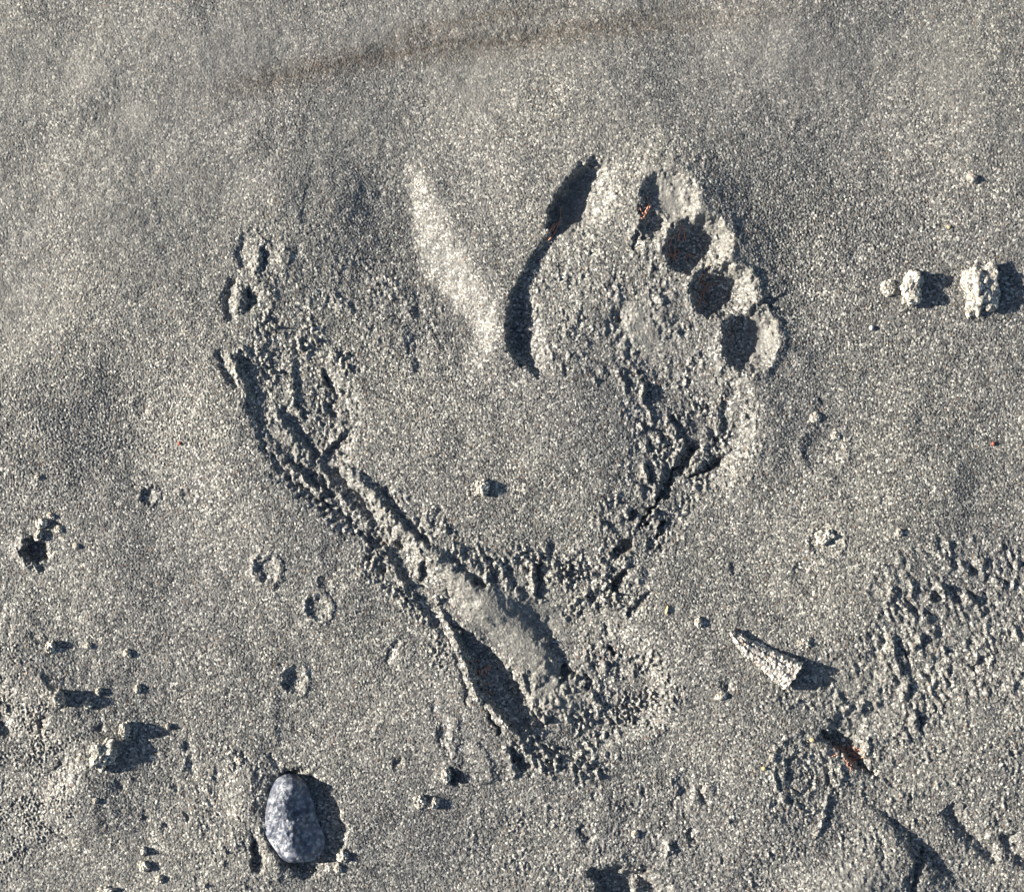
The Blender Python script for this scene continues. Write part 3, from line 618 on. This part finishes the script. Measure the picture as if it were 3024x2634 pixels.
# ribbed shell fragment, coated with coarse grains
def shell():
    A = cat([(2160,1860),(2195,1895),(2250,1930),(2305,1965),(2345,1990)], False, 24)[:, :2]
    n = len(A); ns = 46; V = []; top = np.zeros((n, ns+1, 3))
    for i in range(n):
        t = i/(n-1); tan = A[min(i+1, n-1)]-A[max(i-1, 0)]; tan = tan/np.linalg.norm(tan); nr = np.array([-tan[1], tan[0]])
        wlo = 8+50*t**.8 if t < .93 else (56-40*((t-.93)/.07)**2*.35)
        whi = 8+36*t**.9
        for j in range(ns+1):
            s_ = j/ns*2-1; w = wlo if s_ > 0 else whi
            p = A[i]+nr*s_*w
            z = (11+10*t)*(1-abs(s_)**5)+17*t+2-6*s_*(-1)*(1-t)
            z += 1.5*math.sin(s_*13+t*4)*(1-abs(s_)**4)+.6*math.sin(t*46)*(.3+t)
            v = Vector((p[0]/7, p[1]/7, 3)); z += 4.2*mnoise.noise(v)+4.5*mnoise.noise(v*.4)
            if .3 < t < .7 and s_ < -.2: z -= 7*math.exp(-((t-.5)/.14)**2)*(-s_)
            top[i, j] = (p[0]+5*mnoise.noise(v*.6), p[1]+5*mnoise.noise(v*1.3+Vector((9, 2, 1))), z)
    fs = []; N = n*(ns+1); g0 = gh(2250, 1930)
    for i in range(n):
        for j in range(ns+1): V.append(W(top[i, j, 0], top[i, j, 1], top[i, j, 2]))
    for i in range(n):
        for j in range(ns+1): V.append(W(top[i, j, 0], top[i, j, 1], top[i, j, 2]-6))
    g = lambda i, j: i*(ns+1)+j
    for i in range(n-1):
        for j in range(ns):
            q = (g(i, j), g(i+1, j), g(i+1, j+1), g(i, j+1)); fs.append(q); fs.append(tuple(a+N for a in q[::-1]))
    for i in range(n-1):
        for j in (0, ns): fs.append((g(i, j), g(i+1, j), g(i+1, j)+N, g(i, j)+N))
    for j in range(ns):
        for i in (0, n-1): fs.append((g(i, j), g(i, j+1), g(i, j+1)+N, g(i, j)+N))
    o0 = W(2250, 1930, 0); me = bpy.data.meshes.new('shell_fragment'); me.from_pydata([v-o0 for v in V], [], fs)
    me.polygons.foreach_set('use_smooth', [True]*len(fs)); me.materials.append(SHELLM)
    bm = bmesh.new(); bm.from_mesh(me); bmesh.ops.recalc_face_normals(bm, faces=bm.faces); bm.to_mesh(me); bm.free()
    o = bpy.data.objects.new('shell_fragment', me); C.objects.link(o); o.location = W(2250, 1930, g0-1)
    tag(o, 'ribbed wedge-shaped shell fragment crusted with pale grains, right of the heel print', 'shell')
shell()

# red-brown camera artefacts of the shadows, modelled as thin strands on the sand
def strands(name, label, lines, r=1.5):
    r *= 1.25
    V = []; F = []; k = 6
    for ln in lines:
        P = cat(ln, False, 7); n = len(P); b0 = len(V)
        for i in range(n):
            p = P[i]; z = gh(p[0], p[1])+r*1.2+1.5*math.sin(i*.9)
            t = P[min(i+1, n-1)]-P[max(i-1, 0)]; L = math.hypot(t[0], t[1])+1e-6; nx, ny = -t[1]/L, t[0]/L
            rr = r*(1-.6*abs(2*i/(n-1)-1)**2)
            for q in range(k):
                a = 2*math.pi*q/k; V.append(W(p[0]+nx*rr*math.cos(a), p[1]+ny*rr*math.cos(a), z+rr*math.sin(a)))
        for i in range(n-1):
            for q in range(k): F.append((b0+i*k+q, b0+(i+1)*k+q, b0+(i+1)*k+(q+1) % k, b0+i*k+(q+1) % k))
        F.append(tuple(b0+q for q in range(k))); F.append(tuple(b0+(n-1)*k+q for q in range(k))[::-1])
    o0 = V[0].copy(); me = bpy.data.meshes.new(name); me.from_pydata([v-o0 for v in V], [], F)
    me.polygons.foreach_set('use_smooth', [True]*len(F)); me.materials.append(STRAND)
    o = bpy.data.objects.new(name, me); C.objects.link(o); o.location = o0; tag(o, label, 'rootlets', 'red-brown artefact strands in the footprint shadows')
strands('artefact_strands', 'red-brown artefact strands at the bottom of the big toe shadow',
  [[(1654,605),(1656,630),(1653,650),(1645,660),(1638,668),(1632,680),(1640,682),(1645,670),(1650,656)],[(1650,655),(1636,662),(1628,675),(1622,690)],[(1646,668),(1640,684),(1630,700),(1618,712)],[(1655,652),(1650,662),(1641,660)]], 1.9)
strands('artefact_strands', 'red-brown artefact strands in the shadow of the second toe print',
  [[(1908,580),(1914,600),(1912,615),(1906,625),(1902,640),(1896,650),(1889,646)],[(1912,598),(1918,612),(1912,625)],[(1888,618),(1894,632),(1905,636),(1912,620)]], 2.0)
rr = random.Random(3)
def squig(cx, cy, rx, ry, n):
    out = []
    for _ in range(n):
        x = cx+rr.uniform(-rx, rx); y = cy+rr.uniform(-ry, ry); a = rr.uniform(0, 6.3); ln = []
        for k in range(rr.randint(4, 6)):
            ln.append((x, y)); a += rr.uniform(-1.3, 1.3); x += 7*math.cos(a); y += 7*math.sin(a)
        out.append(ln)
    return out
strands('artefact_strands', 'looped red-brown artefact strands in the shadow of the third toe print',
  [[(2006,662),(2010,675),(2006,688),(2002,700),(2010,712),(2018,706),(2016,696)],[(2012,672),(2020,685),(2022,700),(2030,712)],[(1998,694),(1988,700),(1978,715),(1974,735),(1982,750)]]+squig(2012,745,24,28,7), 1.5)
strands('artefact_strands', 'scattered red-brown artefact strands in the shadow of the fourth toe print', squig(2082,850,28,34,16), 1.25)
strands('artefact_strands', 'faint red-brown artefact strands in the long heel shadow', squig(1440,2010,26,60,12), 1.2)
strands('artefact_strands', 'matted red-brown artefact strands in the shaded hollow beside the oval ring print', squig(2520,2232,40,22,22), 1.3)
